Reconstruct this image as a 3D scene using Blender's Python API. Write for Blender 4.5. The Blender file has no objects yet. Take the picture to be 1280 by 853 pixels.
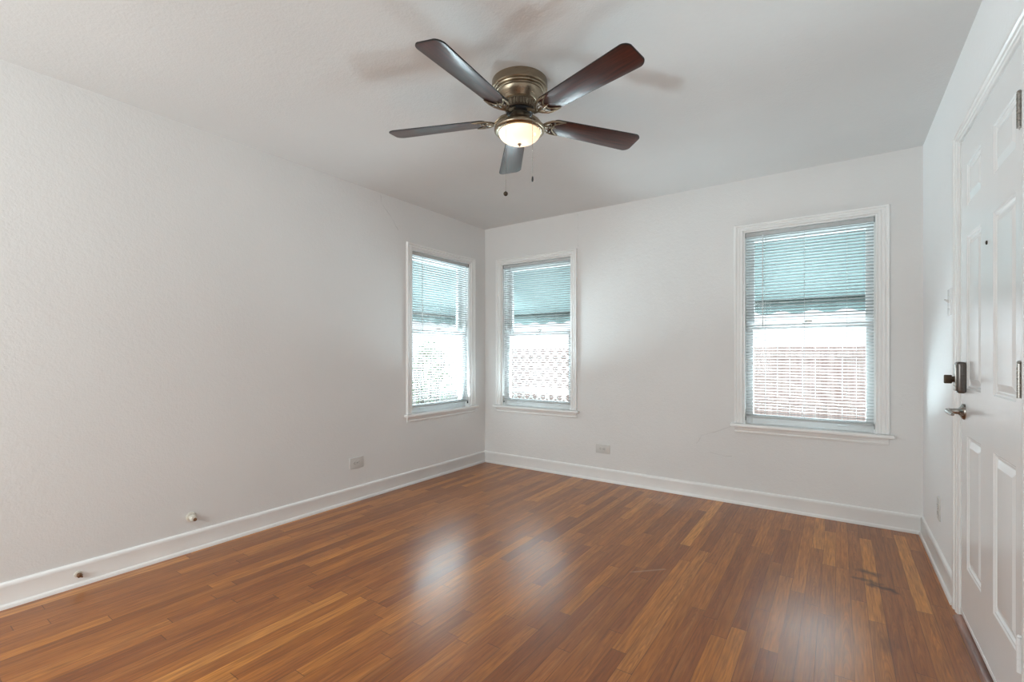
import bpy, bmesh, math, random
from mathutils import Vector, Matrix
random.seed(7)
PI = math.pi
SC = bpy.context.scene
COL = SC.collection

# ------------------------------------------------------------------ camera
F, HY = 586.0, 442.5
YAW = math.atan(407.6 / F)
CX, CZ = 3.0503, 1.133
cam = bpy.data.cameras.new('camera')
cam.sensor_width = 36.0
cam.lens = F / 1280 * 36.0
cam.shift_y = (HY - 426.5) / 1280
cam.clip_start = 0.02
cam_o = bpy.data.objects.new('camera', cam)
COL.objects.link(cam_o)
cam_o.location = (CX, 0, CZ)
cam_o.rotation_euler = (PI / 2, 0, YAW)
SC.camera = cam_o

# ------------------------------------------------------------------ exposure, world, lights
SC.view_settings.view_transform = 'Standard'
SC.view_settings.look = 'None'
SC.view_settings.gamma = 1.0
SC.view_settings.use_curve_mapping = False
SC.view_settings.exposure = 0.50
SC.cycles.use_denoising = True
SC.cycles.denoising_input_passes = 'RGB_ALBEDO_NORMAL'
SC.cycles.denoising_prefilter = 'NONE'
SC.cycles.use_adaptive_sampling = False
SC.cycles.max_bounces = 10
SC.cycles.diffuse_bounces = 6
SC.cycles.glossy_bounces = 4
SC.cycles.transparent_max_bounces = 16
SC.cycles.sample_clamp_indirect = 3.0

SKY = 1.1
REAR = 44.0
WIN = 105.0
w = bpy.data.worlds.new('sky'); SC.world = w; w.use_nodes = True
bg = w.node_tree.nodes['Background']
bg.inputs[0].default_value = (0.86, 0.93, 1.0, 1)
bg.inputs[1].default_value = SKY
w.cycles.sampling_method = 'NONE'


def area(name, loc, direction, sx, sy, power, color):
    l = bpy.data.lights.new(name, 'AREA'); l.shape = 'RECTANGLE'
    l.size = sx; l.size_y = sy; l.energy = power; l.color = color
    o = bpy.data.objects.new(name, l); COL.objects.link(o)
    o.location = loc
    o.rotation_euler = Vector(direction).to_track_quat('-Z', 'Y').to_euler()
    return o


H = 2.44
XR = 3.488
YB = 3.888
YF = -1.7
T = 0.16
# added fill light, set in the made-up window behind the camera
area('added_rear_fill', (1.0, YF - 0.035, 1.42), (0, 1, 0.0), 2.1, 1.35, REAR, (0.91, 0.985, 0.985))
# daylight bounced up from the bright ground outside each window
for nm, loc, dr in (('back_window_daylight', (0.615, YB + T + 0.25, 0.45), (0, -1, 0.75)),
                    ('side_window_daylight', (2.864, YB + T + 0.25, 0.45), (0, -1, 0.75)),
                    ('left_window_daylight', (-T - 0.25, 3.25, 0.45), (1, 0, 0.75))):
    area(nm, loc, dr, 0.8, 0.35, WIN * {'b': 0.85, 's': 0.9, 'l': 1.7}[nm[0]], (0.74, 0.92, 1.0))

# ------------------------------------------------------------------ node helpers
class G:
    def __init__(s, name):
        s.m = bpy.data.materials.new(name); s.m.use_nodes = True
        s.t = s.m.node_tree; s.n = s.t.nodes; s.l = s.t.links
        s.b = s.n['Principled BSDF']
        s.out = s.n['Material Output']

    def node(s, kind, **kw):
        n = s.n.new(kind)
        for k, v in kw.items(): setattr(n, k, v)
        return n

    def put(s, sock, v):
        if isinstance(v, bpy.types.NodeSocket): s.l.new(v, sock)
        elif v is not None: sock.default_value = v

    def math(s, op, a, b=None, c=None, clamp=False):
        n = s.node('ShaderNodeMath', operation=op, use_clamp=clamp)
        s.put(n.inputs[0], a); s.put(n.inputs[1], b)
        if c is not None: s.put(n.inputs[2], c)
        return n.outputs[0]

    def pos(s):
        return s.node('ShaderNodeNewGeometry').outputs['Position']

    def obj(s):
        return s.node('ShaderNodeTexCoord').outputs['Object']

    def sep(s, v):
        n = s.node('ShaderNodeSeparateXYZ'); s.l.new(v, n.inputs[0]); return n.outputs

    def comb(s, x, y, z):
        n = s.node('ShaderNodeCombineXYZ')
        s.put(n.inputs[0], x); s.put(n.inputs[1], y); s.put(n.inputs[2], z); return n.outputs[0]

    def noise(s, vec, scale, detail=3, rough=.5, dist=0):
        n = s.node('ShaderNodeTexNoise')
        s.put(n.inputs['Vector'], vec); n.inputs['Scale'].default_value = scale
        n.inputs['Detail'].default_value = detail; n.inputs['Roughness'].default_value = rough
        n.inputs['Distortion'].default_value = dist
        return n.outputs['Fac']

    def white(s, vec):
        n = s.node('ShaderNodeTexWhiteNoise', noise_dimensions='3D'); s.put(n.inputs['Vector'], vec)
        return n.outputs['Value']

    def ramp(s, fac, stops):
        n = s.node('ShaderNodeValToRGB'); s.put(n.inputs[0], fac)
        e = n.color_ramp.elements
        while len(e) < len(stops): e.new(0.5)
        for k, (p, c) in enumerate(stops):
            e[k].position = p; e[k].color = (*c, 1) if len(c) == 3 else c
        return n.outputs[0]

    def mix(s, fac, a, b, mode='MIX'):
        n = s.node('ShaderNodeMix', data_type='RGBA', blend_type=mode)
        s.put(n.inputs[0], fac)
        s.put(n.inputs[6], (*a, 1) if isinstance(a, tuple) and len(a) == 3 else a)
        s.put(n.inputs[7], (*b, 1) if isinstance(b, tuple) and len(b) == 3 else b)
        return n.outputs[2]

    def bump(s, h, strength=.3, dist=.001):
        n = s.node('ShaderNodeBump'); s.put(n.inputs['Height'], h)
        n.inputs['Strength'].default_value = strength; n.inputs['Distance'].default_value = dist
        s.l.new(n.outputs[0], s.b.inputs['Normal']); return n.outputs[0]

    def remap(s, v, a, b, c=0.0, d=1.0):
        n = s.node('ShaderNodeMapRange'); s.put(n.inputs[0], v)
        n.inputs[1].default_value = a; n.inputs[2].default_value = b
        n.inputs[3].default_value = c; n.inputs[4].default_value = d
        return n.outputs[0]

    def segdist(s, P2, a, b):
        """distance of 2D point (x, y sockets) to segment a-b"""
        px = s.math('SUBTRACT', P2[0], a[0]); py = s.math('SUBTRACT', P2[1], a[1])
        dx, dy = b[0] - a[0], b[1] - a[1]; L2 = dx * dx + dy * dy
        t = s.math('ADD', s.math('MULTIPLY', px, dx / L2), s.math('MULTIPLY', py, dy / L2))
        t = s.math('MINIMUM', s.math('MAXIMUM', t, 0.0), 1.0)
        ex = s.math('SUBTRACT', px, s.math('MULTIPLY', t, dx)); ey = s.math('SUBTRACT', py, s.math('MULTIPLY', t, dy))
        return s.math('SQRT', s.math('ADD', s.math('MULTIPLY', ex, ex), s.math('MULTIPLY', ey, ey)))


def simple(name, col, rough=.5, metal=0, spec=.5, coat=0, var=0.04, vscale=8, bump=0, bscale=200, emit=None, estr=0):
    g = G(name)
    c = g.noise(g.pos(), vscale, 4)
    dark = tuple(max(0, x * (1 - var * 2)) for x in col)
    light = tuple(min(1, x * (1 + var)) for x in col)
    g.l.new(g.ramp(c, [(.3, dark), (.7, light)]), g.b.inputs['Base Color'])
    g.b.inputs['Roughness'].default_value = rough
    g.b.inputs['Metallic'].default_value = metal
    g.b.inputs['Specular IOR Level'].default_value = spec
    g.b.inputs['Coat Weight'].default_value = coat
    if bump: g.bump(g.noise(g.pos(), bscale, 3), bump, .001)
    if emit:
        g.b.inputs['Emission Color'].default_value = (*emit, 1); g.b.inputs['Emission Strength'].default_value = estr
    return g.m


def wall_mat(name, col, axis, cracks=(), seams=(), stain=.05):
    g = G(name)
    p = g.pos(); sp = g.sep(p)
    P2 = (sp[0] if axis == 'x' else sp[1], sp[2])
    big = g.noise(p, 1.3, 4, .55)
    c = g.ramp(big, [(.3, tuple(x * (1 - stain) for x in col)), (.7, col)])
    fine = g.noise(p, 105, 3, .6); mid = g.noise(p, 42, 2, .5)
    h = g.math('ADD', g.math('MULTIPLY', fine, .6), g.math('MULTIPLY', mid, .6))
    if cracks:
        wob = g.math('MULTIPLY', g.math('SUBTRACT', g.noise(p, 25, 3), .5), .03)
        Q = (g.math('ADD', P2[0], wob), P2[1])
        d = None
        for a, b in cracks:
            e = g.segdist(Q, a, b); d = e if d is None else g.math('MINIMUM', d, e)
        k = g.remap(d, .0, .0050, 1, 0)
        k = g.math('MULTIPLY', k, g.remap(g.noise(p, 9, 2), .35, .55, 0, 1))
        c = g.mix(g.math('MULTIPLY', k, .45), c, tuple(x * .62 for x in col))
        h = g.math('SUBTRACT', h, g.math('MULTIPLY', k, .8))
    g.l.new(c, g.b.inputs['Base Color'])
    g.b.inputs['Roughness'].default_value = .62
    g.b.inputs['Specular IOR Level'].default_value = .35
    g.bump(h, .5, .004)
    return g.m


def floor_mat():
    g = G('oak_strip_floor')
    p = g.pos(); x, y, z = g.sep(p)
    W = 0.0587
    xs = g.math('DIVIDE', g.math('ADD', x, 0.0127), W)
    i = g.math('FLOOR', xs); fx = g.math('FRACT', xs)
    r1 = g.white(g.comb(i, 3.3, 0)); r2 = g.white(g.comb(i, 9.1, 1))
    L = g.math('ADD', 0.55, g.math('MULTIPLY', r2, .75))
    ys = g.math('ADD', g.math('DIVIDE', y, L), g.math('MULTIPLY', r1, 17.0))
    j = g.math('FLOOR', ys); fy = g.math('FRACT', ys)
    rb = g.white(g.comb(i, j, 5.0)); rc = g.white(g.comb(i, j, 8.0))
    # grain: stretched coordinates with an offset per board
    gx = g.math('ADD', g.math('MULTIPLY', x, 1.0), g.math('MULTIPLY', rb, 37.0))
    gy = g.math('ADD', g.math('MULTIPLY', y, .055), g.math('MULTIPLY', rc, 11.0))
    fine = g.noise(g.comb(gx, gy, 0), 120, 2, .55)
    med = g.noise(g.comb(gx, gy, 3), 40, 2, .5)
    # cathedral figure: rings of a slowly varying field
    fc = g.math('SUBTRACT', fx, g.math('ADD', .35, g.math('MULTIPLY', rb, .3)))
    par = g.math('MULTIPLY', g.math('MULTIPLY', fc, fc), 26.0)
    wobble = g.math('MULTIPLY', g.noise(g.comb(g.math('MULTIPLY', x, 14.0), g.math('MULTIPLY', y, 2.6), rb), 1.0, 3, .55), 7.0)
    fld = g.math('ADD', g.math('ADD', par, g.math('MULTIPLY', y, 13.0)), wobble)
    ring = g.math('ABSOLUTE', g.math('SUBTRACT', g.math('FRACT', fld), .5))
    ring = g.remap(ring, .05, .40, 1, 0)
    base = g.ramp(rb, [(0.0, (.26, .078, .014)), (.25, (.37, .120, .020)), (.5, (.47, .160, .026)),
                       (.78, (.56, .200, .033)), (.93, (.68, .265, .047)), (1.0, (.74, .31, .065))])
    base = g.mix(g.math('MULTIPLY', rc, .45), base, (.36, .100, .024))
    c = g.mix(g.math('MULTIPLY', g.remap(fine, .35, .72, 0, 1), .6), base, (.115, .035, .010))
    c = g.mix(g.math('MULTIPLY', g.remap(med, .45, .75, 0, 1), .38), c, (.15, .052, .018))
    c = g.mix(g.math('MULTIPLY', g.math('MULTIPLY', ring, g.remap(rc, .45, .8, 0, 1)), .30), c, (.11, .040, .014))
    c = g.mix(g.math('MULTIPLY', g.remap(med, .25, .45, 1, 0), .25), c, (.50, .235, .085))
    # large wear tone
    wear = g.noise(p, 1.1, 3, .5)
    c = g.mix(g.math('MULTIPLY', g.remap(wear, .35, .7, 0, 1), .08), c, (.33, .17, .085))
    # gaps
    ex = g.math('MINIMUM', fx, g.math('SUBTRACT', 1.0, fx))
    gapx = g.remap(ex, .008, .032, 1, 0)
    ey = g.math('MULTIPLY', g.math('MINIMUM', fy, g.math('SUBTRACT', 1.0, fy)), L)
    gapy = g.remap(ey, .0006, .0020, 1, 0)
    gw = g.remap(g.noise(g.comb(i, g.math('MULTIPLY', y, 1.6), 2), 1.0, 2), .42, .66, .22, 1)
    gap = g.math('MAXIMUM', g.math('MULTIPLY', gapx, gw), g.math('MULTIPLY', gapy, .75))
    c = g.mix(g.math('MULTIPLY', gap, .92), c, (.035, .014, .007))
    # stains and scratches with their own shape
    wob = g.math('MULTIPLY', g.math('SUBTRACT', g.noise(p, 14, 3), .5), .07)
    Q = (g.math('ADD', x, wob), g.math('ADD', y, wob))
    for a, b, rr, st in (((3.16, 3.05), (3.20, 3.03), .045, .8), ((3.19, 2.90), (3.27, 2.86), .030, .95),
                         ((3.12, 2.94), (3.22, 2.92), .020, .7), ((3.20, 2.30), (3.21, 2.36), .05, .25)):
        k = g.remap(g.segdist(Q, a, b), 0, rr, 1, 0)
        c = g.mix(g.math('MULTIPLY', k, st), c, (.045, .018, .012))
    k = g.remap(g.segdist(Q, (2.18, 2.36), (2.30, 2.48)), 0, .012, 1, 0)
    c = g.mix(g.math('MULTIPLY', k, .35), c, (.48, .35, .26))
    g.l.new(c, g.b.inputs['Base Color'])
    rough = g.math('ADD', .295, g.math('MULTIPLY', g.noise(p, 7, 4, .6), .09))
    g.l.new(rough, g.b.inputs['Roughness'])
    g.b.inputs['Specular IOR Level'].default_value = .28
    g.b.inputs['Coat Weight'].default_value = .35
    g.b.inputs['Coat Roughness'].default_value = .2
    h = g.math('MULTIPLY', gap, -.8)
    h = g.math('ADD', h, g.math('MULTIPLY', g.noise(p, 9, 2), .35))
    g.bump(h, .22, .002)
    return g.m


def wood_mat(name, c1, c2, axis=0, rough=.3, coat=.2, scale=60, obj=True):
    g = G(name)
    v = g.sep(g.obj() if obj else g.pos())
    k = [v[0], v[1], v[2]]
    k[axis] = g.math('MULTIPLY', k[axis], .06)
    n = g.noise(g.comb(*k), scale, 5, .65)
    n2 = g.noise(g.comb(*k), scale * .3, 3, .5, 1.0)
    c = g.ramp(n, [(.33, c1), (.68, c2)])
    c = g.mix(g.math('MULTIPLY', g.remap(n2, .45, .7, 0, 1), .5), c, c1)
    g.l.new(c, g.b.inputs['Base Color'])
    g.b.inputs['Roughness'].default_value = rough; g.b.inputs['Coat Weight'].default_value = coat
    g.b.inputs['Coat Roughness'].default_value = .2
    g.bump(n, .08, .001)
    return g.m


def glass_mat():
    g = G('window_glass')
    g.n.remove(g.b)
    tr = g.node('ShaderNodeBsdfTransparent'); tr.inputs[0].default_value = (.97, .985, .98, 1)
    gl = g.node('ShaderNodeBsdfGlossy'); gl.inputs['Roughness'].default_value = .01
    fr = g.node('ShaderNodeFresnel'); fr.inputs[0].default_value = 1.45
    mx = g.node('ShaderNodeMixShader')
    g.l.new(g.math('MULTIPLY', fr.outputs[0], .4), mx.inputs[0]); g.l.new(tr.outputs[0], mx.inputs[1]); g.l.new(gl.outputs[0], mx.inputs[2])
    g.l.new(mx.outputs[0], g.out.inputs[0])
    return g.m


def cloth_mat(name, col, trans):
    g = G(name); g.n.remove(g.b)
    d = g.node('ShaderNodeBsdfDiffuse'); t = g.node('ShaderNodeBsdfTranslucent')
    c = g.ramp(g.noise(g.pos(), 40, 3), [(.3, tuple(x * .88 for x in col)), (.7, col)])
    g.l.new(c, d.inputs[0]); g.l.new(c, t.inputs[0])
    mx = g.node('ShaderNodeMixShader'); mx.inputs[0].default_value = trans
    g.l.new(d.outputs[0], mx.inputs[1]); g.l.new(t.outputs[0], mx.inputs[2]); g.l.new(mx.outputs[0], g.out.inputs[0])
    return g.m


def metal_mat(name, col, rough, aniso=.0, brushed=True):
    g = G(name)
    p = g.obj(); v = g.sep(p)
    n = g.noise(g.comb(g.math('MULTIPLY', v[0], .2), g.math('MULTIPLY', v[1], .2), g.math('MULTIPLY', v[2], 6)), 120, 3)
    g.l.new(g.ramp(n, [(.3, tuple(x * .8 for x in col)), (.7, col)]), g.b.inputs['Base Color'])
    g.b.inputs['Metallic'].default_value = 1
    g.l.new(g.remap(n, .2, .8, rough * .8, rough * 1.25), g.b.inputs['Roughness'])
    g.b.inputs['Anisotropic'].default_value = aniso
    return g.m


def bowl_mat():
    g = G('lit_frosted_glass')
    z = g.sep(g.obj())
    n = g.noise(g.obj(), 9, 3)
    side = g.math('ADD', g.math('MULTIPLY', z[0], -2.6), g.math('MULTIPLY', z[1], -1.6))
    k = g.math('ADD', g.math('ADD', .5, side), g.math('MULTIPLY', g.math('SUBTRACT', n, .5), .35))
    c = g.ramp(k, [(.15, (1.0, .60, .30)), (.85, (1.0, .86, .64))])
    g.b.inputs['Base Color'].default_value = (.9, .82, .7, 1)
    g.b.inputs['Roughness'].default_value = .25
    g.l.new(c, g.b.inputs['Emission Color'])
    g.l.new(g.remap(k, .1, .9, BOWL * .75, BOWL * 1.5), g.b.inputs['Emission Strength'])
    g.m.cycles.emission_sampling = 'NONE'
    return g.m


BOWL = .72
M = {}
WALLC = (.81, .80, .79)
M['wall_left'] = wall_mat('painted_plaster_left', WALLC, 'y',
    cracks=[((2.52, 2.42), (2.53, 2.36)), ((2.53, 2.36), (2.62, 2.28)), ((2.62, 2.28), (2.70, 2.18))], stain=.04)
M['wall_back'] = wall_mat('painted_plaster_back', WALLC, 'x',
    cracks=[((2.42, .60), (2.36, .57)), ((2.36, .57), (2.28, .53)), ((2.28, .53), (2.17, .49)), ((2.17, .49), (2.13, .42)),
            ((2.23, .36), (2.34, .345)), ((1.085, 2.12), (1.085, 2.42)), ((2.34, .345), (2.38, .35))], stain=.05)
M['wall_right'] = wall_mat('painted_plaster_right', (.92, .925, .93), 'y', stain=.03)
M['wall_front'] = wall_mat('painted_plaster_front', WALLC, 'x')
M['ceiling'] = wall_mat('textured_ceiling_paint', (.79, .79, .785), 'x', stain=.05)
M['floor'] = floor_mat()
M['trim'] = simple('gloss_white_trim_paint', (.90, .895, .885), .28, var=.015, vscale=5, bump=.03, bscale=30)
M['door'] = simple('semi_gloss_door_paint', (.88, .885, .89), .22, var=.01, vscale=4, bump=.02, bscale=25)
M['sash'] = simple('white_sash_paint', (.84, .85, .85), .35, var=.02)
M['vinyl'] = simple('white_vinyl_slats', (.56, .57, .57), .6, spec=.15, var=.015)
M['clear_plastic'] = simple('pale_wand_plastic', (.75, .78, .78), .2, var=.02)
M['dark_gap'] = simple('dark_bracket_metal', (.03, .035, .04), .5)
M['glass'] = glass_mat()
M['plate'] = simple('ivory_outlet_plastic', (.66, .645, .62), .35, var=.02)
M['slot'] = simple('outlet_slot_dark', (.08, .07, .065), .6)
M['screw'] = simple('dull_screw_metal', (.45, .44, .42), .35, metal=1)
M['nickel'] = metal_mat('aged_nickel', (.42, .40, .37), .28)
M['bronze'] = metal_mat('antique_brass', (.36, .295, .215), .30, .3)
M['dark_bronze'] = metal_mat('dark_bronze_recess', (.10, .075, .055), .42)
M['black'] = simple('black_plastic', (.012, .012, .014), .35)
M['lockbody'] = metal_mat('smoky_nickel_lock', (.17, .155, .145), .30)
M['blade'] = wood_mat('mahogany_blade', (.012, .0030, .003), (.095, .020, .012), 0, .29, .3, 70)
M['blade_edge'] = simple('black_blade_edge', (.012, .008, .008), .4)
M['bowl'] = bowl_mat()
M['threshold'] = wood_mat('worn_threshold_wood', (.10, .035, .02), (.50, .26, .19), 1, .4, .1, 45, obj=False)
M['fence'] = wood_mat('weathered_cedar_fence', (.50, .36, .33), (.80, .64, .59), 2, .8, 0, 40, obj=False)
M['lattice'] = simple('white_painted_lattice', (.80, .76, .72), .6)
M['awning'] = cloth_mat('green_awning_canvas', (.27, .345, .34), .45)
M['awning_trim'] = cloth_mat('pale_awning_binding', (.62, .75, .72), .4)
M['leaf'] = cloth_mat('shrub_leaves', (.38, .52, .30), .4)
M['stem'] = simple('shrub_bark', (.16, .11, .08), .8)
M['ground'] = simple('pale_concrete_ground', (.60, .59, .55), .85, var=.08, vscale=3)
M['siding'] = simple('white_siding', (.75, .75, .72), .7)
M['stub_paint'] = simple('painted_pipe_cap', (.74, .70, .62), .45, var=.1, vscale=60)
M['rust'] = simple('worn_brass_stub', (.24, .13, .07), .45, metal=.6, var=.25, vscale=90)

# ------------------------------------------------------------------ mesh helpers
class MB:
    def __init__(s, xf=None):
        s.bm = bmesh.new(); s.xf = xf

    def _done(s, vs, mi=0):
        fs = {f for v in vs for f in v.link_faces}
        for f in fs: f.material_index = mi
        return vs

    def box(s, a, b, bev=0, seg=2, mi=0):
        a, b = Vector(a), Vector(b)
        lo = Vector([min(a[k], b[k]) for k in range(3)]); hi = Vector([max(a[k], b[k]) for k in range(3)])
        r = bmesh.ops.create_cube(s.bm, size=1)['verts']
        for v in r: v.co = Vector([lo[k] + (v.co[k] + .5) * (hi[k] - lo[k]) for k in range(3)])
        s._done(r, mi)
        if bev:
            es = list({e for v in r for e in v.link_edges})
            out = bmesh.ops.bevel(s.bm, geom=es, offset=bev, segments=seg, affect='EDGES', profile=.5)
            for f in out['faces']: f.material_index = mi
        return r

    def faces(s, verts, faces, mi=0):
        vs = [s.bm.verts.new(v) for v in verts]
        for f in faces:
            try: s.bm.faces.new([vs[k] for k in f]).material_index = mi
            except ValueError: pass
        return vs

    def tube(s, pts, r, n=8, mi=0, cap=True, closed=False):
        pts = [Vector(p) for p in pts]
        rr = r if isinstance(r, (list, tuple)) else [r] * len(pts)
        rings = []
        ref = Vector((0, 0, 1))
        prev = None
        for k, p in enumerate(pts):
            a = pts[k - 1] if (k > 0 or closed) else p
            b = pts[(k + 1) % len(pts)] if (k < len(pts) - 1 or closed) else p
            t = (b - a).normalized()
            if prev is None:
                u = t.cross(ref)
                if u.length < .05: u = t.cross(Vector((1, 0, 0)))
                u.normalize()
            else:
                u = prev - t * prev.dot(t)
                u.normalize()
            prev = u; v = t.cross(u)
            rings.append([s.bm.verts.new(p + (u * math.cos(2 * PI * q / n) + v * math.sin(2 * PI * q / n)) * rr[k]) for q in range(n)])
        for k in range(len(rings) if closed else len(rings) - 1):
            A, B = rings[k], rings[(k + 1) % len(rings)]
            for q in range(n): s.bm.faces.new((A[q], A[(q + 1) % n], B[(q + 1) % n], B[q])).material_index = mi
        if cap and not closed:
            s.bm.faces.new(rings[0][::-1]).material_index = mi; s.bm.faces.new(rings[-1]).material_index = mi

    def lathe(s, prof, n=48, c=(0, 0, 0), axis='z', mi=0, cap=True):
        c = Vector(c); rings = []
        for r, h in prof:
            ring = []
            for q in range(n):
                a = 2 * PI * q / n; x, y = max(r, 1e-5) * math.cos(a), max(r, 1e-5) * math.sin(a)
                p = {'z': (x, y, h), 'x': (h, x, y), 'y': (x, h, y)}[axis]
                ring.append(s.bm.verts.new(c + Vector(p)))
            rings.append(ring)
        for A, B in zip(rings, rings[1:]):
            for q in range(n): s.bm.faces.new((A[q], A[(q + 1) % n], B[(q + 1) % n], B[q])).material_index = mi
        if cap:
            s.bm.faces.new(rings[0][::-1]).material_index = mi; s.bm.faces.new(rings[-1]).material_index = mi

    def prism(s, poly, d0, d1, f=None, mi=0):
        """extrude a polygon (u,v) from depth d0 to d1; f maps (u,v,d)->xyz"""
        f = f or (lambda u, v, d: (u, v, d)); n = len(poly)
        A = [s.bm.verts.new(f(u, v, d0)) for u, v in poly]; B = [s.bm.verts.new(f(u, v, d1)) for u, v in poly]
        for q in range(n): s.bm.faces.new((A[q], A[(q + 1) % n], B[(q + 1) % n], B[q])).material_index = mi
        s.bm.faces.new(A[::-1]).material_index = mi; s.bm.faces.new(B).material_index = mi

    def build(s, name, mat, parent=None, smooth=True, angle=35, loc=None, recalc=True):
        if recalc: bmesh.ops.recalc_face_normals(s.bm, faces=s.bm.faces)
        me = bpy.data.meshes.new(name)
        s.bm.to_mesh(me); s.bm.free()
        for m in (mat if isinstance(mat, (list, tuple)) else [mat]): me.materials.append(m)
        if smooth:
            me.polygons.foreach_set('use_smooth', [True] * len(me.polygons))
            me.set_sharp_from_angle(angle=math.radians(angle))
        o = bpy.data.objects.new(name, me); COL.objects.link(o)
        if loc is not None: o.location = loc
        if parent:
            o.parent = parent
            o.matrix_parent_inverse = Matrix.Translation(-wloc(parent))
        return o


def wloc(o):
    p = Vector(o.location)
    while o.parent:
        p += o.matrix_parent_inverse.translation; o = o.parent; p += Vector(o.location)
    return p


def empty(name, loc=(0, 0, 0)):
    o = bpy.data.objects.new(name, None); COL.objects.link(o); o.location = loc; o.empty_display_size = .05
    return o


def tag(o, label, cat, group=None, kind=None):
    o['label'] = label; o['category'] = cat
    if group: o['group'] = group
    if kind: o['kind'] = kind
    return o


def structure(o, label=None, cat=None):
    o['kind'] = 'structure'
    if label: o['label'] = label
    if cat: o['category'] = cat
    return o


def grid_wall(name, mat, fmap, u0, u1, z0, z1, holes, label):
    """wall slab of thickness T with rectangular holes; fmap(u, z, d): d>0 into the room"""
    us = sorted({u0, u1, *[h[0] for h in holes], *[h[1] for h in holes]})
    zs = sorted({z0, z1, *[h[2] for h in holes], *[h[3] for h in holes]})
    b = MB()
    V = {}
    def v(i, j, k):
        if (i, j, k) not in V: V[(i, j, k)] = b.bm.verts.new(fmap(us[i], zs[j], -T * k))
        return V[(i, j, k)]
    def solid(i, j):
        if not (0 <= i < len(us) - 1 and 0 <= j < len(zs) - 1): return False
        cu, cz = (us[i] + us[i + 1]) / 2, (zs[j] + zs[j + 1]) / 2
        return not any(h[0] < cu < h[1] and h[2] < cz < h[3] for h in holes)
    for i in range(len(us) - 1):
        for j in range(len(zs) - 1):
            if not solid(i, j): continue
            for k in (0, 1): b.bm.faces.new((v(i, j, k), v(i + 1, j, k), v(i + 1, j + 1, k), v(i, j + 1, k)))
            for (a, c), (p, q) in (((i, j - 1), ((i, j), (i + 1, j))), ((i, j + 1), ((i, j + 1), (i + 1, j + 1))),
                                   ((i - 1, j), ((i, j), (i, j + 1))), ((i + 1, j), ((i + 1, j), (i + 1, j + 1)))):
                if not solid(a, c): b.bm.faces.new((v(*p, 0), v(*q, 0), v(*q, 1), v(*p, 1)))
    return structure(b.build(name, mat, smooth=False), label, 'wall')


fB = lambda u, z, d: (u, YB - d, z)
fL = lambda u, z, d: (d, u, z)
fR = lambda u, z, d: (XR - d, u, z)
fF = lambda u, z, d: (u, YF + d, z)

# ------------------------------------------------------------------ shell
WZ0, WZ1 = .600, 2.050
W1 = (2.853, 3.650)      # left wall window, along y
W2 = (.216, 1.015)       # back wall, by the corner
W3 = (2.466, 3.262)      # back wall, by the door
DO = (1.918, 2.742)      # door opening along y
DZ = 2.034
grid_wall('wall_back', M['wall_back'], fB, -T, XR + T, -.02, H, [(*W2, WZ0, WZ1), (*W3, WZ0, WZ1)], 'off-white textured plaster wall with two windows')
grid_wall('wall_left', M['wall_left'], fL, YF - T, YB, -.02, H, [(*W1, WZ0, WZ1)], 'long off-white textured plaster wall on the left')
grid_wall('wall_right', M['wall_right'], fR, YF - T, YB, -.02, H, [(*DO, -.02, DZ)], 'white plaster wall holding the panelled door')
RW = (.05, 2.05)
grid_wall('wall_front', M['wall_front'], fF, 0, XR, -.02, H, [(*RW, .75, 2.1)], 'off-white wall behind the camera with an added wide window')
b = MB(); b.box((-T, YF - T, -.12), (XR + T, YB + T, 0)); structure(b.build('floor', M['floor'], smooth=False), 'glossy brown oak strip floor', 'floor')
b = MB(); b.box((-T, YF - T, H), (XR + T, YB + T, H + .1)); structure(b.build('ceiling', M['ceiling'], smooth=False), 'pale grey textured ceiling', 'ceiling')

# baseboards with shoe
BP = [(0, 0), (.024, 0), (.024, .006), (.021, .014), (.0165, .019), (.014, .021), (.013, .024), (.0125, .088), (.014, .093), (.0145, .099), (.012, .107), (.007, .113), (.0, .115)]
def baseboard(name, f, u0, u1, m0, m1, label):
    b = MB(); n = len(BP)
    A = [b.bm.verts.new(f(u0 + (d if m0 else 0), z, d)) for d, z in BP]
    B = [b.bm.verts.new(f(u1 - (d if m1 else 0), z, d)) for d, z in BP]
    for q in range(n): b.bm.faces.new((A[q], A[(q + 1) % n], B[(q + 1) % n], B[q]))
    b.bm.faces.new(A[::-1]); b.bm.faces.new(B)
    return structure(b.build(name, M['trim'], angle=50), label, 'baseboard')
baseboard('baseboard_left', fL, YF, YB, 1, 1, 'white moulded baseboard along the left wall')
baseboard('baseboard_back', fB, 0, XR, 1, 1, 'white moulded baseboard under the two back windows')
baseboard('baseboard_right', fR, 2.862, YB, 0, 1, 'short white baseboard between door casing and corner')
baseboard('baseboard_front', fF, 0, XR, 1, 1, 'white baseboard on the wall behind the camera')

CASE = [(0, 0), (0, .009), (.004, .013), (.015, .0135), (.018, .010), (.022, .010), (.025, .0145), (.036, .016), (.040, .012),
        (.044, .012), (.047, .019), (.058, .021), (.062, .019), (.064, .015), (.064, 0)]
def casing_mb(b, f, u0, u1, z0, z1, su=1, sz=1, four=False):
    """mitred casing round an opening"""
    path = [(u0, z0, -1, -1 if four else 0), (u0, z1, -1, 1), (u1, z1, 1, 1), (u1, z0, 1, -1 if four else 0)]
    R = [[b.bm.verts.new(f(u + du * wv * su, z + dz * wv * sz, d)) for wv, d in CASE] for u, z, du, dz in path]
    n = len(CASE)
    prs = list(zip(R, R[1:])) + ([(R[3], R[0])] if four else [])
    for A, B in prs:
        for q in range(n): b.bm.faces.new((A[q], A[(q + 1) % n], B[(q + 1) % n], B[q]))
    if not four: b.bm.faces.new(R[0][::-1]); b.bm.faces.new(R[3])


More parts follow.
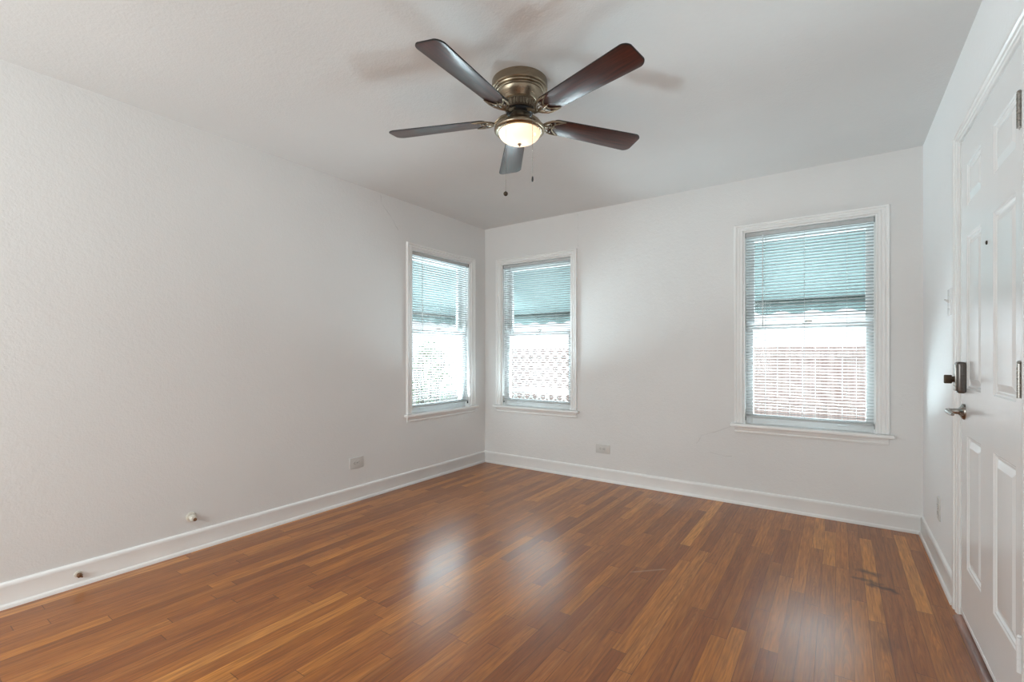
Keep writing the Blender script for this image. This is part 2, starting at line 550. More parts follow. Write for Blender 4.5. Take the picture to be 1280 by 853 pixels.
def fbox(b, f, a, c, bev=0, mi=0, seg=2):
    """box given in wall coordinates (u, z, d)"""
    p, q = f(*a), f(*c)
    b.box(p, q, bev, seg, mi)


def window(n, f, U, label):
    u0, u1 = U; um = (u0 + u1) / 2
    base = f(um, WZ0, 0)
    root = structure(empty('window_%d' % n, base), label, 'window')
    b = MB(); casing_mb(b, f, u0 - .003, u1 + .003, .612, WZ1 + .002, .94, .75)
    b.build('casing', M['trim'], root, angle=28)
    b = MB()
    fbox(b, f, (u0 - .085, .586, -.02), (u1 + .085, .608, .045), .004, seg=3)
    fbox(b, f, (u0 + .002, .586, -T - .02), (u1 - .002, .604, 0))
    b.build('stool', M['trim'], root)
    b = MB()
    prof = [(0, .540), (.008, .540), (.011, .545), (.011, .551), (.007, .554), (.007, .560), (.012, .566), (.013, .580), (.016, .5855), (0, .5855)]
    b.prism(prof, u0 - .058, u1 + .058, lambda d, z, u: f(u, z, d)); b.build('apron', M['trim'], root)
    b = MB()   # jamb lining
    for k in (0, 1):
        ue = U[k]; s = 1 if k == 0 else -1
        fbox(b, f, (ue, .604, -T), (ue + s * .010, WZ1, -.001))
        for d0, d1 in ((-.048, -.058), (-.096, -.106)):   # stops
            fbox(b, f, (ue + s * .010, .604, d0), (ue + s * .018, WZ1 - .01, d1), .0015)
    fbox(b, f, (u0 + .010, WZ1 - .010, -T), (u1 - .010, WZ1, -.001))
    b.build('jamb', M['trim'], root)
    def sash(name, z0, z1, dn, df, br, tr, label2=None):
        b = MB(); a, c = u0 + .012, u1 - .012; S = .046
        fbox(b, f, (a, z0, dn), (a + S, z1, df), .003); fbox(b, f, (c - S, z0, dn), (c, z1, df), .003)
        fbox(b, f, (a + S - .002, z0, dn), (c - S + .002, z0 + br, df), .003)
        fbox(b, f, (a + S - .002, z1 - tr, dn), (c - S + .002, z1, df), .003)
        o = b.build(name, M['sash'], root)
        b = MB(); dm = (dn + df) / 2
        fbox(b, f, (a + S - .004, z0 + br - .004, dm - .002), (c - S + .004, z1 - tr + .004, dm + .002))
        b.build('pane', M['glass'], o, smooth=False)
        return o
    sash('upper_sash', 1.318, WZ1 - .012, -.109, -.143, .034, .05)
    lo = sash('lower_sash', .606, 1.352, -.060, -.094, .070, .034)
    b = MB()   # sash lock on the meeting rail
    p = f(um, 1.352, -.077)
    fbox(b, f, (um - .026, 1.352, -.088), (um + .026, 1.358, -.066), .002)
    b.lathe([(.010, 0), (.010, .012), (.004, .016)], 16, f(um, 1.357, -.077))
    fbox(b, f, (um - .004, 1.364, -.080), (um + .034, 1.371, -.066), .002)
    lk = b.build('sash_lock', M['bronze'], root); lk['label'] = 'bronze sash lock'
    for s in (-.22, .22):   # two lift handles on the bottom rail
        b = MB(); fbox(b, f, (um + s - .035, .634, -.060), (um + s + .035, .642, -.048), .003)
        b.build('sash_lift', M['sash'], lo)
    return root


def blind(f, U, wand_side, label, tilt=12):
    u0, u1 = U[0] + .013, U[1] - .016
    top, bot = WZ1 - .014, .655
    base = f((u0 + u1) / 2, bot, -.02)
    root = tag(empty('window_blind', base), label, 'blind', 'white mini blinds in the windows')
    dc = -.0265
    b = MB()
    fbox(b, f, (u0, top - .028, dc - .0125), (u1, top, dc + .0125), .002)
    b.build('headrail', M['vinyl'], root)
    b = MB(); t = math.radians(tilt); hw = .0125
    nS = int((top - .040 - bot - .012) / .0213)
    for k in range(nS + 1):
        zc = top - .040 - k * .0213
        jit = random.uniform(-.02, .02)
        A = []
        for q in range(4):
            wv = -hw + 2 * hw * q / 3
            crown = .0018 * (1 - (wv / hw) ** 2)
            d = dc + wv * math.cos(t + jit); z = zc + wv * math.sin(t + jit) + crown
            A.append([b.bm.verts.new(f(u, z, d)) for u in (u0 + .002, u1 - .002)])
        for q in range(3): b.bm.faces.new((A[q][0], A[q][1], A[q + 1][1], A[q + 1][0]))
    so_ = b.build('slats', M['vinyl'], root, angle=60, recalc=False)
    md = so_.modifiers.new('thickness', 'SOLIDIFY'); md.thickness = .0005; md.offset = 0
    b = MB(); fbox(b, f, (u0, bot, dc - .013), (u1, bot + .013, dc + .013), .003); b.build('bottom_rail', M['vinyl'], root)
    for fr_ in (.17, .49, .81):
        u = u0 + (u1 - u0) * fr_
        b = MB()
        b.tube([f(u, bot + .004, dc - .0132), f(u, top - .02, dc - .0132), f(u, top - .02, dc + .0132), f(u, bot + .004, dc + .0132)], .0007, 5)
        b.build('ladder_cord', M['vinyl'], root)
    b = MB(); u = u0 + (u1 - u0) * wand_side
    b.tube([f(u, top - .022, dc + .014), f(u, top - .034, dc + .020), f(u, 1.37, dc + .021)], .0032, 6)
    b.tube([f(u, 1.375, dc + .021), f(u, 1.33, dc + .021)], .0042, 6)
    b.build('tilt_wand', M['clear_plastic'], root)
    for ue, s in ((u0, -1), (u1, 1)):
        b = MB(); fbox(b, f, (ue, top - .030, dc - .014), (ue + s * .0025, top + .001, dc + .0145))
        br = b.build('headrail_bracket', M['dark_gap'], root); br['label'] = 'dark metal mounting bracket'
        b = MB(); fbox(b, f, (ue, bot - .022, dc - .006), (ue + s * .0022, bot + .010, dc + .008))
        br = b.build('hold_down_clip', M['dark_gap'], root); br['label'] = 'small dark hold-down clip'
    return root


window(1, fL, W1, 'white double-hung window in the left wall near the corner')
window(2, fB, W2, 'white double-hung window in the back wall beside the corner')
window(3, fB, W3, 'white double-hung window in the back wall nearest the door')
blind(fL, W1, .16, "white mini blind in the long wall's only window, greenery behind")
blind(fB, W2, .13, 'white mini blind beside the corner, lattice screen showing through')
blind(fB, W3, .15, 'white mini blind in the window nearest the door, fence behind')

# added unseen window behind the camera, a frame for the fill light
root = structure(empty('window_4', fF(1.1, .75, 0)), 'wide white window added unseen behind the camera for the fill light', 'window')
b = MB(); casing_mb(b, fF, RW[0], RW[1], .75, 2.1, 1, 1, True); b.build('casing', M['trim'], root)
b = MB()
for u in (RW[0], 1.08, RW[1] - .04): fbox(b, fF, (u, .75, -.06), (u + .04, 2.1, -.1))
for z in (.75, 1.4, 2.06): fbox(b, fF, (RW[0], z, -.062), (RW[1], z + .04, -.098))
b.build('sash', M['sash'], root)
b = MB(); fbox(b, fF, (RW[0] + .01, .76, -.078), (RW[1] - .01, 2.09, -.082)); b.build('pane', M['glass'], root, smooth=False)

# ------------------------------------------------------------------ door
LX = XR - .007      # leaf face
def fD(u, z, d): return (LX - d, u, z)
y0, y1 = 1.924, 2.736
z0, z1 = .046, 2.028
droot = structure(empty('door_1', (LX, 2.33, .046)), 'white six-panel entry door with deadbolt and lever', 'door')
pw = [(1.985, 2.232), (2.398, 2.628)]
pz = [(.255, .800), (.990, 1.612), (1.735, 1.905)]
us = sorted({y0, y1, *[a for p in pw for a in p]}); zs = sorted({z0, z1, *[a for p in pz for a in p]})
b = MB(); V = {}
def dv(u, z, d):
    k = (round(u, 5), round(z, 5), round(d, 5))
    if k not in V: V[k] = b.bm.verts.new(fD(u, z, d))
    return V[k]
for i in range(len(us) - 1):
    for j in range(len(zs) - 1):
        ispan = any(abs(us[i] - p[0]) < 1e-6 for p in pw) and any(abs(zs[j] - p[0]) < 1e-6 for p in pz)
        if not ispan:
            b.bm.faces.new((dv(us[i], zs[j], 0), dv(us[i + 1], zs[j], 0), dv(us[i + 1], zs[j + 1], 0), dv(us[i], zs[j + 1], 0)))
        else:
            rings = []
            for ins, d in ((0, 0), (.005, -.0035), (.010, -.0035), (.015, -.009), (.020, -.009), (.043, -.0015), (.046, -.0012)):
                a, c, e, g_ = us[i] + ins, us[i + 1] - ins, zs[j] + ins, zs[j + 1] - ins
                rings.append([dv(a, e, d), dv(c, e, d), dv(c, g_, d), dv(a, g_, d)])
            for A, B in zip(rings, rings[1:]):
                for q in range(4): b.bm.faces.new((A[q], A[(q + 1) % 4], B[(q + 1) % 4], B[q]))
            b.bm.faces.new(rings[-1])
per = [dv(u, z0, 0) for u in us] + [dv(y1, z, 0) for z in zs[1:]] + [dv(u, z1, 0) for u in us[::-1][1:]] + [dv(y0, z, 0) for z in zs[::-1][1:-1]]
bk = [b.bm.verts.new(v.co + Vector((.044, 0, 0))) for v in per]
for q in range(len(per)): b.bm.faces.new((per[q], per[(q + 1) % len(per)], bk[(q + 1) % len(per)], bk[q]))
b.bm.faces.new(bk)
b.build('door_leaf', M['door'], droot, angle=12)
b = MB(); b.box((LX - .002, y0 + .003, .030), (LX + .03, y1 - .003, .048), .002)
b.build('door_sweep', M['trim'], droot)
# hinges
for hz in (1.83, 1.055, .27):
    b = MB()
    for k in range(5):
        z = hz - .05 + k * .02
        b.lathe([(.0062, z + .0006), (.0062, z + .0194)], 14, (LX - .005, y0 + .006, 0))
    b.lathe([(.004, hz + .05), (.006, hz + .053), (.003, hz + .058)], 12, (LX - .005, y0 + .006, 0))
    b.box((LX - .0025, y0 + .006, hz - .05), (LX + .001, y0 + .024, hz + .05), .0006)
    o = b.build('hinge', M['door'] if hz < .5 else M['nickel'], droot)
    o['label'] = 'butt hinge painted white' if hz < .5 else 'bare nickel butt hinge'
# peephole
b = MB(); b.lathe([(.007, 0), (.007, .003), (.005, .004), (.001, .003)], 20, (LX, 2.31, 1.525), 'x'); 
for v in b.bm.verts: v.co.x = 2 * LX - v.co.x
o = b.build('peephole', M['dark_bronze'], droot); o['label'] = 'small dark peephole'
# deadbolt: rounded rectangular box with a thumb turn
b = MB()
ky, kz = 2.655, 1.035
b.box((LX - .030, ky - .032, kz - .065), (LX, ky + .032, kz + .065), .011, 4)
o = b.build('deadbolt', M['lockbody'], droot, angle=50); o['label'] = 'smoky nickel deadbolt housing'
b = MB()
b.box((LX - .034, ky - .024, kz - .055), (LX - .029, ky + .024, kz + .055), .002, 2)
o2 = b.build('faceplate', M['nickel'], o); 
b = MB(); b.lathe([(.012, 0), (.012, .008), (.009, .010)], 24, (LX - .034, ky, kz - .008), 'x')
for v in b.bm.verts: v.co.x = 2 * (LX - .034) - v.co.x
b.box((LX - .066, ky - .005, kz - .026), (LX - .040, ky + .005, kz + .010), .004, 3)
o2 = b.build('thumb_turn', M['dark_bronze'], o, angle=50)
# lever handle
b = MB(); hy, hz = 2.668, .893
b.lathe([(.033, 0), (.033, .004), (.028, .010), (.018, .015), (.012, .020), (.0105, .044)], 36, (LX, hy, hz), 'x')
for v in b.bm.verts: v.co.x = 2 * LX - v.co.x
b.tube([(LX - .040, hy + .008, hz), (LX - .052, hy - .004, hz), (LX - .056, hy - .030, hz + .001), (LX - .056, hy - .075, hz - .002), (LX - .053, hy - .112, hz - .004)],
       [.010, .0115, .010, .0085, .006], 14)
o = b.build('lever_handle', M['nickel'], droot, angle=50); o['label'] = 'satin nickel lever handle'
b = MB(); b.lathe([(.004, 0), (.0035, .003)], 12, (LX - .058, hy, hz), 'x'); b.build('privacy_button', M['dark_bronze'], o)
# frame: jamb lining + casing
b = MB()
fbox(b, fR, (DO[0] - .001, 0, -T), (DO[0] + .004, DZ, .001)); fbox(b, fR, (DO[1] - .004, 0, -T), (DO[1] + .001, DZ, .001))
fbox(b, fR, (DO[0] + .004, DZ - .004, -T), (DO[1] - .004, DZ + .001, .001))
fbox(b, fR, (DO[0] + .004, .0, -.055), (DO[0] + .018, DZ - .004, -.09)); fbox(b, fR, (DO[1] - .018, .0, -.055), (DO[1] - .004, DZ - .004, -.09))
fbox(b, fR, (DO[0] + .004, DZ - .018, -.055), (DO[1] - .004, DZ - .004, -.09))
structure(b.build('trim_1', M['trim']), 'white door jamb lining', 'door frame')
b = MB(); casing_mb(b, fR, DO[0] - .008, DO[1] + .009, 0, DZ + .006, 1.55, .88)
structure(b.build('trim_2', M['trim'], angle=28), 'white moulded casing round the entry door', 'door casing')
# threshold
b = MB()
prof = [(-.10, 0), (-.10, .020), (0.005, .020), (.018, .018), (.030, .011), (.034, .003), (.034, 0)]
b.prism(prof, DO[0] + .005, DO[1] - .005, lambda d, z, u: fR(u, z, d))
prof2 = [(.0, 0), (.0, .0195), (.018, .0178), (.030, .011), (.034, .003), (.034, 0)]
structure(b.build('trim_3', M['threshold'], angle=50), 'worn dark wooden threshold under the door', 'threshold')

# ------------------------------------------------------------------ outlets and switch
def outlet(f, u, z, wv, hv, horizontal, label):
    base = f(u, z, 0)
    root = tag(empty('wall_outlet', base), label, 'outlet', 'electrical outlets')
    b = MB(); fbox(b, f, (u - wv / 2, z - hv / 2, -.001), (u + wv / 2, z + hv / 2, .0062), .0025, seg=3); b.build('cover_plate', M['plate'], root)
    for s in (-1, 1):
        cu, cz = (u + s * .0195, z) if horizontal else (u, z + s * .0195)
        b = MB(); pts = []
        for q in range(24):
            a = 2 * PI * q / 24; x, y = math.cos(a) * .0165, math.sin(a) * .0165
            if horizontal: x = max(-.0135, min(.0135, x))
            else: y = max(-.0135, min(.0135, y))
            pts.append((cu + x, cz + y))
        b.prism(pts, .005, .0085, lambda p, q, d: f(p, q, d)); rc = b.build('receptacle', M['plate'], root)
        b = MB()
        for k in (-1, 1):
            if horizontal: fbox(b, f, (cu - .004, cz + k * .0065 - .0012, .0084), (cu + .005, cz + k * .0065 + .0012, .0090))
            else: fbox(b, f, (cu + k * .0065 - .0012, cz - .003, .0084), (cu + k * .0065 + .0012, cz + .006, .0090))
        g0 = (cu - .0095, cz) if horizontal else (cu, cz - .0085)
        fbox(b, f, (g0[0] - .002, g0[1] - .002, .0084), (g0[0] + .002, g0[1] + .002, .0090), .0008)
        b.build('slots', M['slot'], rc)
    b = MB(); fbox(b, f, (u - .003, z - .003, .006), (u + .003, z + .003, .0085), .001); b.build('screw', M['screw'], root)
outlet(fL, 2.283, .294, .128, .082, True, 'ivory double outlet set sideways low on the long windowed side wall')
outlet(fB, 1.332, .287, .132, .080, True, 'ivory double outlet set sideways low between the back windows')
outlet(fR, 3.305, .318, .075, .118, False, 'white upright outlet low on the door wall near the corner')
root = tag(empty('light_switch', fR(3.01, 1.378, 0)), 'white toggle light switch on the wall beside the door casing', 'light switch')
b = MB(); fbox(b, fR, (2.973, 1.316, -.001), (3.047, 1.440, .006), .0025, seg=3); b.build('cover_plate', M['door'], root)
b = MB(); b.prism([(.004, 1.371), (.004, 1.387), (.022, 1.394), (.023, 1.388)], 3.006, 3.014, lambda d, z, u: fR(u, z, d))
o = b.build('toggle', M['plate'], root)
for zz in (1.348, 1.408):
    b = MB(); fbox(b, fR, (3.007, zz - .003, .005), (3.013, zz + .003, .0075), .001); b.build('screw', M['screw'], root)

# capped stubs on the left wall
root = tag(empty('capped_pipe', (0, 1.158, .193)), 'painted round pipe cap on the long wall just above the baseboard', 'pipe')
b = MB(); b.lathe([(.027, 0), (.026, .003), (.022, .005)], 28, (0, 1.158, .197), 'x'); b.build('escutcheon', M['stub_paint'], root, angle=60)
b = MB(); b.lathe([(.014, .004), (.014, .016), (.017, .018), (.019, .024), (.019, .036), (.015, .042), (.006, .044)], 8, (0, 1.158, .194), 'x')
b.build('cap', M['stub_paint'], root, angle=30)
b = MB(); b.lathe([(.0095, .043), (.009, .048), (.003, .050)], 12, (0, 1.161, .189), 'x'); o = b.build('rust_spot', M['rust'], root); o['label'] = 'brown rusty centre'
root = tag(empty('pipe_stub', (.013, .668, .052)), 'small dark brass pipe stub sticking out of a white baseboard', 'pipe stub')
b = MB(); b.lathe([(.016, .012), (.015, .016), (.008, .018)], 20, (0, .668, .060), 'x'); b.build('flange', M['stub_paint'], root)
b = MB(); b.lathe([(.008, .016), (.008, .030), (.0115, .031), (.0115, .040), (.006, .043)], 6, (0, .668, .060), 'x')
b.box((.016, .678, .040), (.022, .684, .046), .001)
b.build('nipple', M['rust'], root, angle=30)

# ------------------------------------------------------------------ ceiling fan
FX, FY = 1.790, 1.876
fan = tag(empty('ceiling_fan', (FX, FY, H)), 'brass ceiling fan with five dark blades and a lit glass bowl', 'ceiling fan')
FL = (FX, FY, 0)
b = MB(); b.lathe([(.05, H), (.133, H), (.134, H - .036), (.131, H - .040), (.126, H - .041), (.1275, H - .046), (.1255, H - .050), (.119, H - .051),
                  (.1205, H - .056), (.118, H - .060), (.1125, H - .061), (.112, H - .064), (.103, H - .080), (.090, H - .094), (.087, H - .099), (.084, H - .101), (.06, H - .101)], 72)
b.build('motor_housing', M['bronze'], fan, loc=FL, angle=25)
# vent collar: dark core with brass fingers
b = MB(); b.lathe([(.060, H - .100), (.072, H - .101), (.066, H - .136), (.050, H - .140)], 48); vent = b.build('vent_collar', M['dark_bronze'], fan, loc=FL)
b = MB()
for k in range(28):
    a = 2 * PI * k / 28; c, s_ = math.cos(a), math.sin(a)
    t = Vector((-s_, c, 0)) * .0042
    top = Vector((c * .0785, s_ * .0785, H - .103)); bo = Vector((c * .0715, s_ * .0715, H - .131))
    b.tube([top + t, bo + t * .8 + Vector((0, 0, .004)), bo, bo - t * .8 + Vector((0, 0, .004)), top - t], .0013, 5)
b.lathe([(.076, H - .099), (.081, H - .100), (.081, H - .105), (.076, H - .106)], 48, cap=False)
b.build('vent_fins', M['bronze'], vent, loc=FL)
# flywheel and hub
b = MB(); b.lathe([(.03, H - .138), (.062, H - .139), (.064, H - .152), (.058, H - .157), (.03, H - .158)], 40); b.build('flywheel', M['black'], fan, loc=FL)
b = MB(); b.lathe([(.045, H - .156), (.048, H - .157), (.048, H - .176), (.052, H - .182), (.060, H - .186)], 40)
b.build('switch_housing', M['bronze'], fan, loc=FL)
b = MB(); b.lathe([(.052, H - .182), (.062, H - .186), (.086, H - .198), (.108, H - .212), (.118, H - .220), (.1225, H - .226), (.1225, H - .233), (.119, H - .238), (.112, H - .241),
                  (.106, H - .243), (.101, H - .2425), (.099, H - .236)], 72, cap=False)
b.build('light_fitter', M['bronze'], fan, loc=FL, angle=50)
b = MB(); prof = [(.101 * math.cos(t), -.055 * math.sin(t)) for t in [PI / 2 * k / 16 for k in range(17)]]
BZ = H - .240
b.lathe([(.100, BZ + .006)] + [(r, BZ + z) for r, z in prof[:-1]] + [(.0002, BZ - .055)], 64, cap=False)
b.build('glass_bowl', M['bowl'], fan, loc=(FX, FY, 0))
b = MB(); b.lathe([(.009, BZ - .053), (.010, BZ - .057), (.006, BZ - .061), (.004, BZ - .066), (.001, BZ - .068)], 20); b.build('finial', M['nickel'], fan, loc=FL)
# blades, in blade space: x outwards, origin on the fan axis
BZc = 2.262
def blade_outline(r0=.158, r1=.662):
    pts = []
    w0, w1 = .052, .0685
    rr = .028
    # root end: gently rounded
    for k in range(9):
        a = PI / 2 + PI * k / 8
        pts.append((r0 + .030 + math.cos(a) * .030, math.sin(a) * w0))
    for cx_, cy_, a0 in ((r1 - rr, -(w1 - rr), -PI / 2), (r1 - rr, w1 - rr, 0)):
        for k in range(7):
            a = a0 + PI / 2 * k / 6
            bulge = .010 * (1 - ((cy_ + math.sin(a) * rr) / w1) ** 2)
            pts.append((cx_ + math.cos(a) * rr + bulge, cy_ + math.sin(a) * rr))
    return pts
PITCH = math.radians(-11)
cp, spn = math.cos(PITCH), math.sin(PITCH)
def bs(x, y, z): return (x, y * cp - z * spn, y * spn + z * cp)
b = MB(); ol = blade_outline(); n = len(ol)
def inset(pts, k): 
    cx_ = .41
    return [(x + (cx_ - x) * k * .35, y * (1 - k * 1.2)) for x, y in pts]
layers = [(-.0030, 0.03), (-.0022, 0.0), (.0022, 0.0), (.0030, .03)]
R = [[b.bm.verts.new(bs(x, y, z)) for x, y in inset(ol, k)] for z, k in layers]
for A, B in zip(R, R[1:]):
    for q in range(n): b.bm.faces.new((A[q], A[(q + 1) % n], B[(q + 1) % n], B[q])).material_index = 1
b.bm.faces.new(R[0][::-1]); b.bm.faces.new(R[-1])
blade0 = b.build('fan_blade', [M['blade'], M['blade_edge']], None, angle=40)
# bracket: arm from the flywheel and an open scrolled plate under the root
b = MB()
def P3(x, y, z=-.006): return bs(x, y, z)
b.tube([(.056, 0, .030), (.080, .004, .018), (.100, .006, -.002), P3(.122, .004, -.006), P3(.150, 0, -.006)], [.0085, .008, .0075, .007, .006], 8)
b.tube([(.060, .010, .030), (.086, .020, .016), (.108, .018, .0), P3(.126, .006, -.006)], [.004, .004, .004, .004], 6)
b.tube([(.060, -.010, .030), (.086, -.016, .016), (.108, -.012, .0), P3(.126, -.004, -.006)], [.004, .004, .004, .004], 6)
for s in (-1, 1):
    b.tube([P3(.122, 0), P3(.136, s * .022), P3(.158, s * .041), P3(.186, s * .049), P3(.214, s * .050), P3(.228, s * .051)], [.006, .0055, .005, .0045, .0035, .0018], 8)
    b.tube([P3(.228, s * .051), P3(.206, s * .040), P3(.186, s * .026), P3(.176, s * .012), P3(.182, 0)], [.0018, .003, .0036, .004, .004], 8)
    b.tube([P3(.132, s * .006), P3(.148, s * .020), P3(.164, s * .018), P3(.168, s * .006), P3(.158, s * .001), P3(.150, s * .008)], .0028, 6)
b.tube([P3(.150, 0), P3(.170, 0), P3(.196, 0)], [.005, .005, .002], 8)
bracket0 = b.build('blade_bracket', M['bronze'], None, angle=60)
bracket0.parent = blade0
screws0 = []
for x, y in ((.176, .030), (.176, -.030), (.160, 0)):
    b = MB(); b.lathe([(.001, -.003), (.004, -.002), (.0045, 0), (.0045, .006)], 12, bs(x, y, -.010))
    o = b.build('screw', M['nickel'], None); o.parent = bracket0; screws0.append(o)
ANG = [-14.8 + 72 * k for k in range(5)]
for k, a in enumerate(ANG):
    bl_ = blade0
    if k:
        bl_ = blade0.copy(); br_ = bracket0.copy(); COL.objects.link(bl_); COL.objects.link(br_); br_.parent = bl_
        for sc0 in screws0:
            sc_ = sc0.copy(); COL.objects.link(sc_); sc_.parent = br_
    bl_.parent = fan; bl_.location = (0, 0, BZc - H); bl_.rotation_euler = (0, 0, math.radians(a))
# pull chains (fine ball chain)
RV = Vector((math.cos(YAW), math.sin(YAW), 0)); DV = Vector((-math.sin(YAW), math.cos(YAW), 0))
for off, zb, fob in ((-.0655, 1.868, 'ball'), (.0575, 1.930, 'bell')):
    c = Vector((FX, FY, 0)) + RV * off - DV * (.118 if fob == 'bell' else .09)
    if fob == 'ball': c = Vector((FX, FY, 0)) + RV * off + DV * (-.108)
    b = MB()
    z = H - .228
    while z > zb + .016:
        b.lathe([(.0001, z + .0013), (.0012, z + .0007), (.0012, z - .0007), (.0001, z - .0013)], 6, (c.x, c.y, 0)); z -= .0030
    b.tube([(c.x, c.y, H - .224), (c.x, c.y, zb + .012)], .0006, 5)
    ch = b.build('pull_chain', M['nickel'], fan)
    b = MB()
    if fob == 'ball':
        b.lathe([(.001, zb - .011)] + [(.0105 * math.sin(t), zb - .0105 * math.cos(t)) for t in [PI * k / 12 for k in range(1, 12)]] + [(.002, zb + .013)], 20, (c.x, c.y, 0))
        o = b.build('pull_knob', M['dark_bronze'], ch); o['label'] = 'round bronze pull knob'
    else:
        b.lathe([(.002, zb + .014), (.0035, zb + .012), (.0045, zb + .004), (.0048, zb - .008), (.003, zb - .011)], 14, (c.x, c.y, 0))
        o = b.build('pull_knob', M['black'], ch); o['label'] = 'small black cylindrical pull'

# ------------------------------------------------------------------ outside
GZ = -.55
b = MB(); b.box((-14, -8, GZ - .1), (12, 16, GZ)); structure(b.build('ground', M['ground'], smooth=False), 'pale concrete yard outside', 'ground')
b = MB(); b.box((-T + .01, YF - T + .01, GZ), (XR + T - .01, YB + T - .01, -.125)); structure(b.build('trim_4', M['siding'], smooth=False), 'house foundation wall', 'foundation')

def fence(x0, x1, y, label):
    root = tag(empty('wood_fence', ((x0 + x1) / 2, y, GZ)), label, 'fence')
    b = MB(); k = 0; x = x0
    while x < x1:
        t = 1.239 + random.uniform(-.008, .008)
        b.box((x + .004, y, GZ + .03), (x + .1485, y + .018, t), .002, 1); x += .1525
    b.build('fence_boards', M['fence'], root)
    for z in (1.085, .42, -.25):
        b = MB(); b.box((x0, y - .04, z), (x1, y - .001, z + .09), .003, 1); b.build('rail', M['fence'], root)
    x = x0 + .9
    while x < x1:
        b = MB(); b.box((x, y - .13, GZ), (x + .09, y - .041, 1.18), .004, 1); b.build('post', M['fence'], root); x += 2.44
fence(-2.85, 6.2, YB + 3.82, 'weathered wooden board fence seen through the window nearest the door')

def awning(f, U, label, drop=.115, mitre=None):
    u0, u1 = U[0] - .30, U[1] + .30
    zt, zb, dn, df = 2.16, 1.60, -T - .01, -T - .72
    root = tag(empty('window_awning', f((u0 + u1) / 2, zt, dn)), label, 'awning', 'green window awnings')
    n = 28; b = MB()
    def ends(d):
        a, c = u0, u1
        if mitre == 'hi': c = YB - d - .004
        if mitre == 'lo': a = d + .004
        return a, c
    def pt(i, s):
        d = dn + (df - dn) * s; a, c = ends(d)
        return f(a + (c - a) * i / n, zt + (zb - zt) * s - .012 * math.sin(PI * s), d)
    top = [[b.bm.verts.new(pt(i, s / 6)) for i in range(n + 1)] for s in range(7)]
    for A, B in zip(top, top[1:]):
        for i in range(n): b.bm.faces.new((A[i], A[i + 1], B[i + 1], B[i]))
    u0, u1 = ends(df)
    o = b.build('canopy', M['awning'], root, recalc=False)
    md = o.modifiers.new('thickness', 'SOLIDIFY'); md.thickness = .0015
    b = MB(); N = 72; per = (u1 - u0) / .235
    def low(i):
        a = abs(math.sin(PI * per * i / N)); return zb - drop + .035 - .035 * a
    A = [b.bm.verts.new(f(u0 + (u1 - u0) * i / N, zb, df)) for i in range(N + 1)]
    B = [b.bm.verts.new(f(u0 + (u1 - u0) * i / N, low(i), df)) for i in range(N + 1)]
    for i in range(N): b.bm.faces.new((A[i], A[i + 1], B[i + 1], B[i]))
    o = b.build('valance', M['awning'], root, recalc=False)
    md = o.modifiers.new('thickness', 'SOLIDIFY'); md.thickness = .0015
    b = MB()
    b.tube([f(u0 + .03, zb - .01, df + .012), f(u1 - .03, zb - .01, df + .012)], .010, 8)
    b.build('awning_frame', M['nickel'], root)
awning(fL, W1, "green scalloped awning outside the long side wall's window", mitre='hi')
awning(fB, W2, 'green scalloped awning outside the corner window of the back wall', mitre='lo')
awning(fB, W3, 'green scalloped awning outside the window nearest the door')

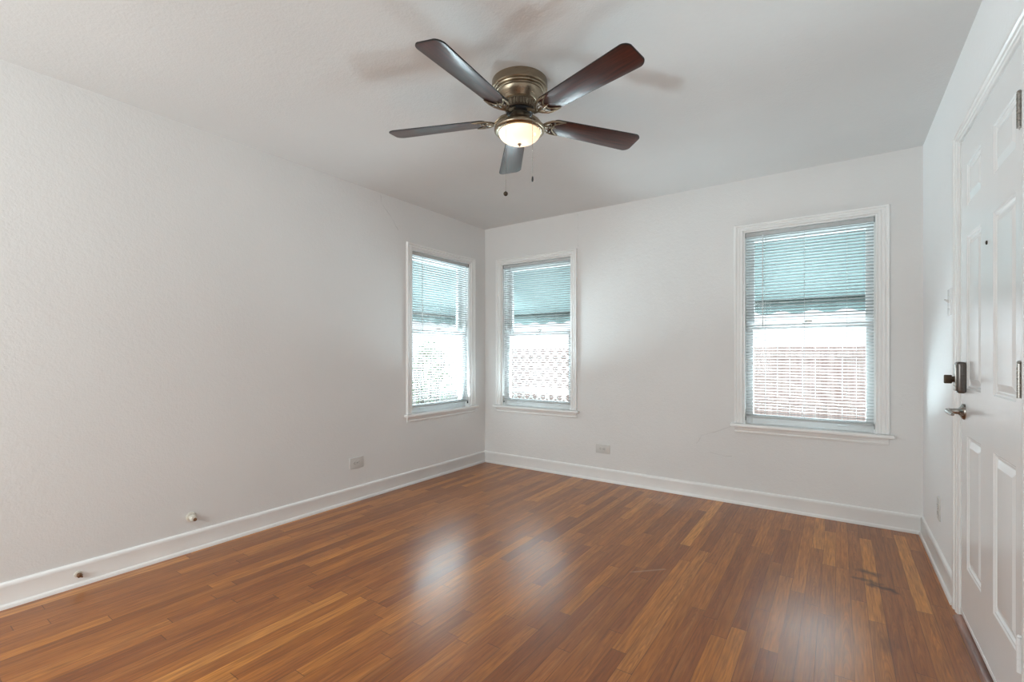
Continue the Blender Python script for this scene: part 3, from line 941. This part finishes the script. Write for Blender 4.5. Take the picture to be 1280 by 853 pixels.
# lattice screen behind the corner window
LYc = YB + 1.55
root = tag(empty('lattice_screen', (-.35, LYc, GZ)), 'white diagonal lattice screen outside the corner window', 'lattice')
lx0, lx1, lz0, lz1 = -1.35, .62, GZ + .05, 1.30
b = MB()
step = .128; wv = .019
def lat(sgn, dy):
    c = lx0 - (lz1 - lz0) * 1.2 - 1
    while c < lx1 + (lz1 - lz0) * 1.2 + 1:
        # line x = c + sgn*(z-lz0)*k
        k = .85; P = []
        za, zb_ = lz0, lz1
        xa, xb = (c, c + sgn * k * (lz1 - lz0))
        # clip to x range
        def zx(x): return lz0 + (x - c) / (sgn * k)
        if xa < lx0 and xb < lx0 or xa > lx1 and xb > lx1: c += step; continue
        if xa < lx0: za = zx(lx0)
        if xa > lx1: za = zx(lx1)
        if xb < lx0: zb_ = zx(lx0)
        if xb > lx1: zb_ = zx(lx1)
        xa = c + sgn * k * (za - lz0); xb = c + sgn * k * (zb_ - lz0)
        if zb_ - za > .02:
            h2 = wv * .75
            vs = [(xa - h2, LYc + dy, za), (xa + h2, LYc + dy, za), (xb + h2, LYc + dy, zb_), (xb - h2, LYc + dy, zb_)]
            vs += [(x, y + .006, z) for x, y, z in vs]
            b.faces(vs, [(0, 1, 2, 3), (4, 5, 6, 7), (0, 1, 5, 4), (1, 2, 6, 5), (2, 3, 7, 6), (3, 0, 4, 7)])
        c += step
lat(1, -.007); lat(-1, 0)
b.build('lattice_strips', M['lattice'], root, smooth=False)
for z in (lz0 - .04, .60, lz1 - .02):
    b = MB(); b.box((lx0 + .01, LYc - .025, z), (lx1 - .001, LYc + .025, z + .06), .003, 1)
    b.build('rail', M['lattice'], root)
for x in (lx0 - .06, lx1):
    b = MB(); b.box((x, LYc - .035, GZ), (x + .07, LYc + .035, lz1 + .06), .004, 1); b.build('post', M['lattice'], root)

def shrub(x, y, r, h, label):
    root = tag(empty('garden_shrub', (x, y, GZ)), label, 'shrub', 'shrubs outside the side window')
    b = MB()
    for k in range(7):
        a = 2 * PI * k / 7 + random.random(); q = random.uniform(.4, .8)
        b.tube([(x + math.cos(a) * .03, y + math.sin(a) * .03, GZ), (x + math.cos(a) * r * q * .6, y + math.sin(a) * r * q * .6, GZ + h * .5),
                (x + math.cos(a) * r * q, y + math.sin(a) * r * q, GZ + h * .85)], [.012, .009, .004], 6)
    b.build('stem', M['stem'], root)
    b = MB()
    for k in range(700):
        a = random.uniform(0, 2 * PI); t = random.random(); e = random.random() ** .4
        zz = GZ + .12 + (h - .12) * t
        rad = r * math.sin(PI * (.12 + .80 * t)) * e * random.uniform(.8, 1.1)
        c = Vector((x + rad * math.cos(a), y + rad * math.sin(a), zz))
        d = Vector((random.uniform(-1, 1), random.uniform(-1, 1), random.uniform(-.4, .8))).normalized()
        s_ = d.cross(Vector((random.random(), random.random(), random.random()))).normalized()
        L_ = random.uniform(.035, .065); w_ = L_ * .32
        b.faces([c, c + d * L_ * .5 + s_ * w_, c + d * L_, c + d * L_ * .5 - s_ * w_], [(0, 1, 2, 3)])
    b.build('foliage', M['leaf'], root, smooth=False, recalc=False)
shrub(-2.15, 5.15, .42, 1.75, 'leafy green shrub outside, the one nearest the house and its side window')
shrub(-2.9, 6.0, .5, 1.9, 'tallest leafy green shrub outside, farthest from the lattice screen')
shrub(-1.75, 6.3, .38, 1.55, 'low green shrub outside between the lattice and the fence')
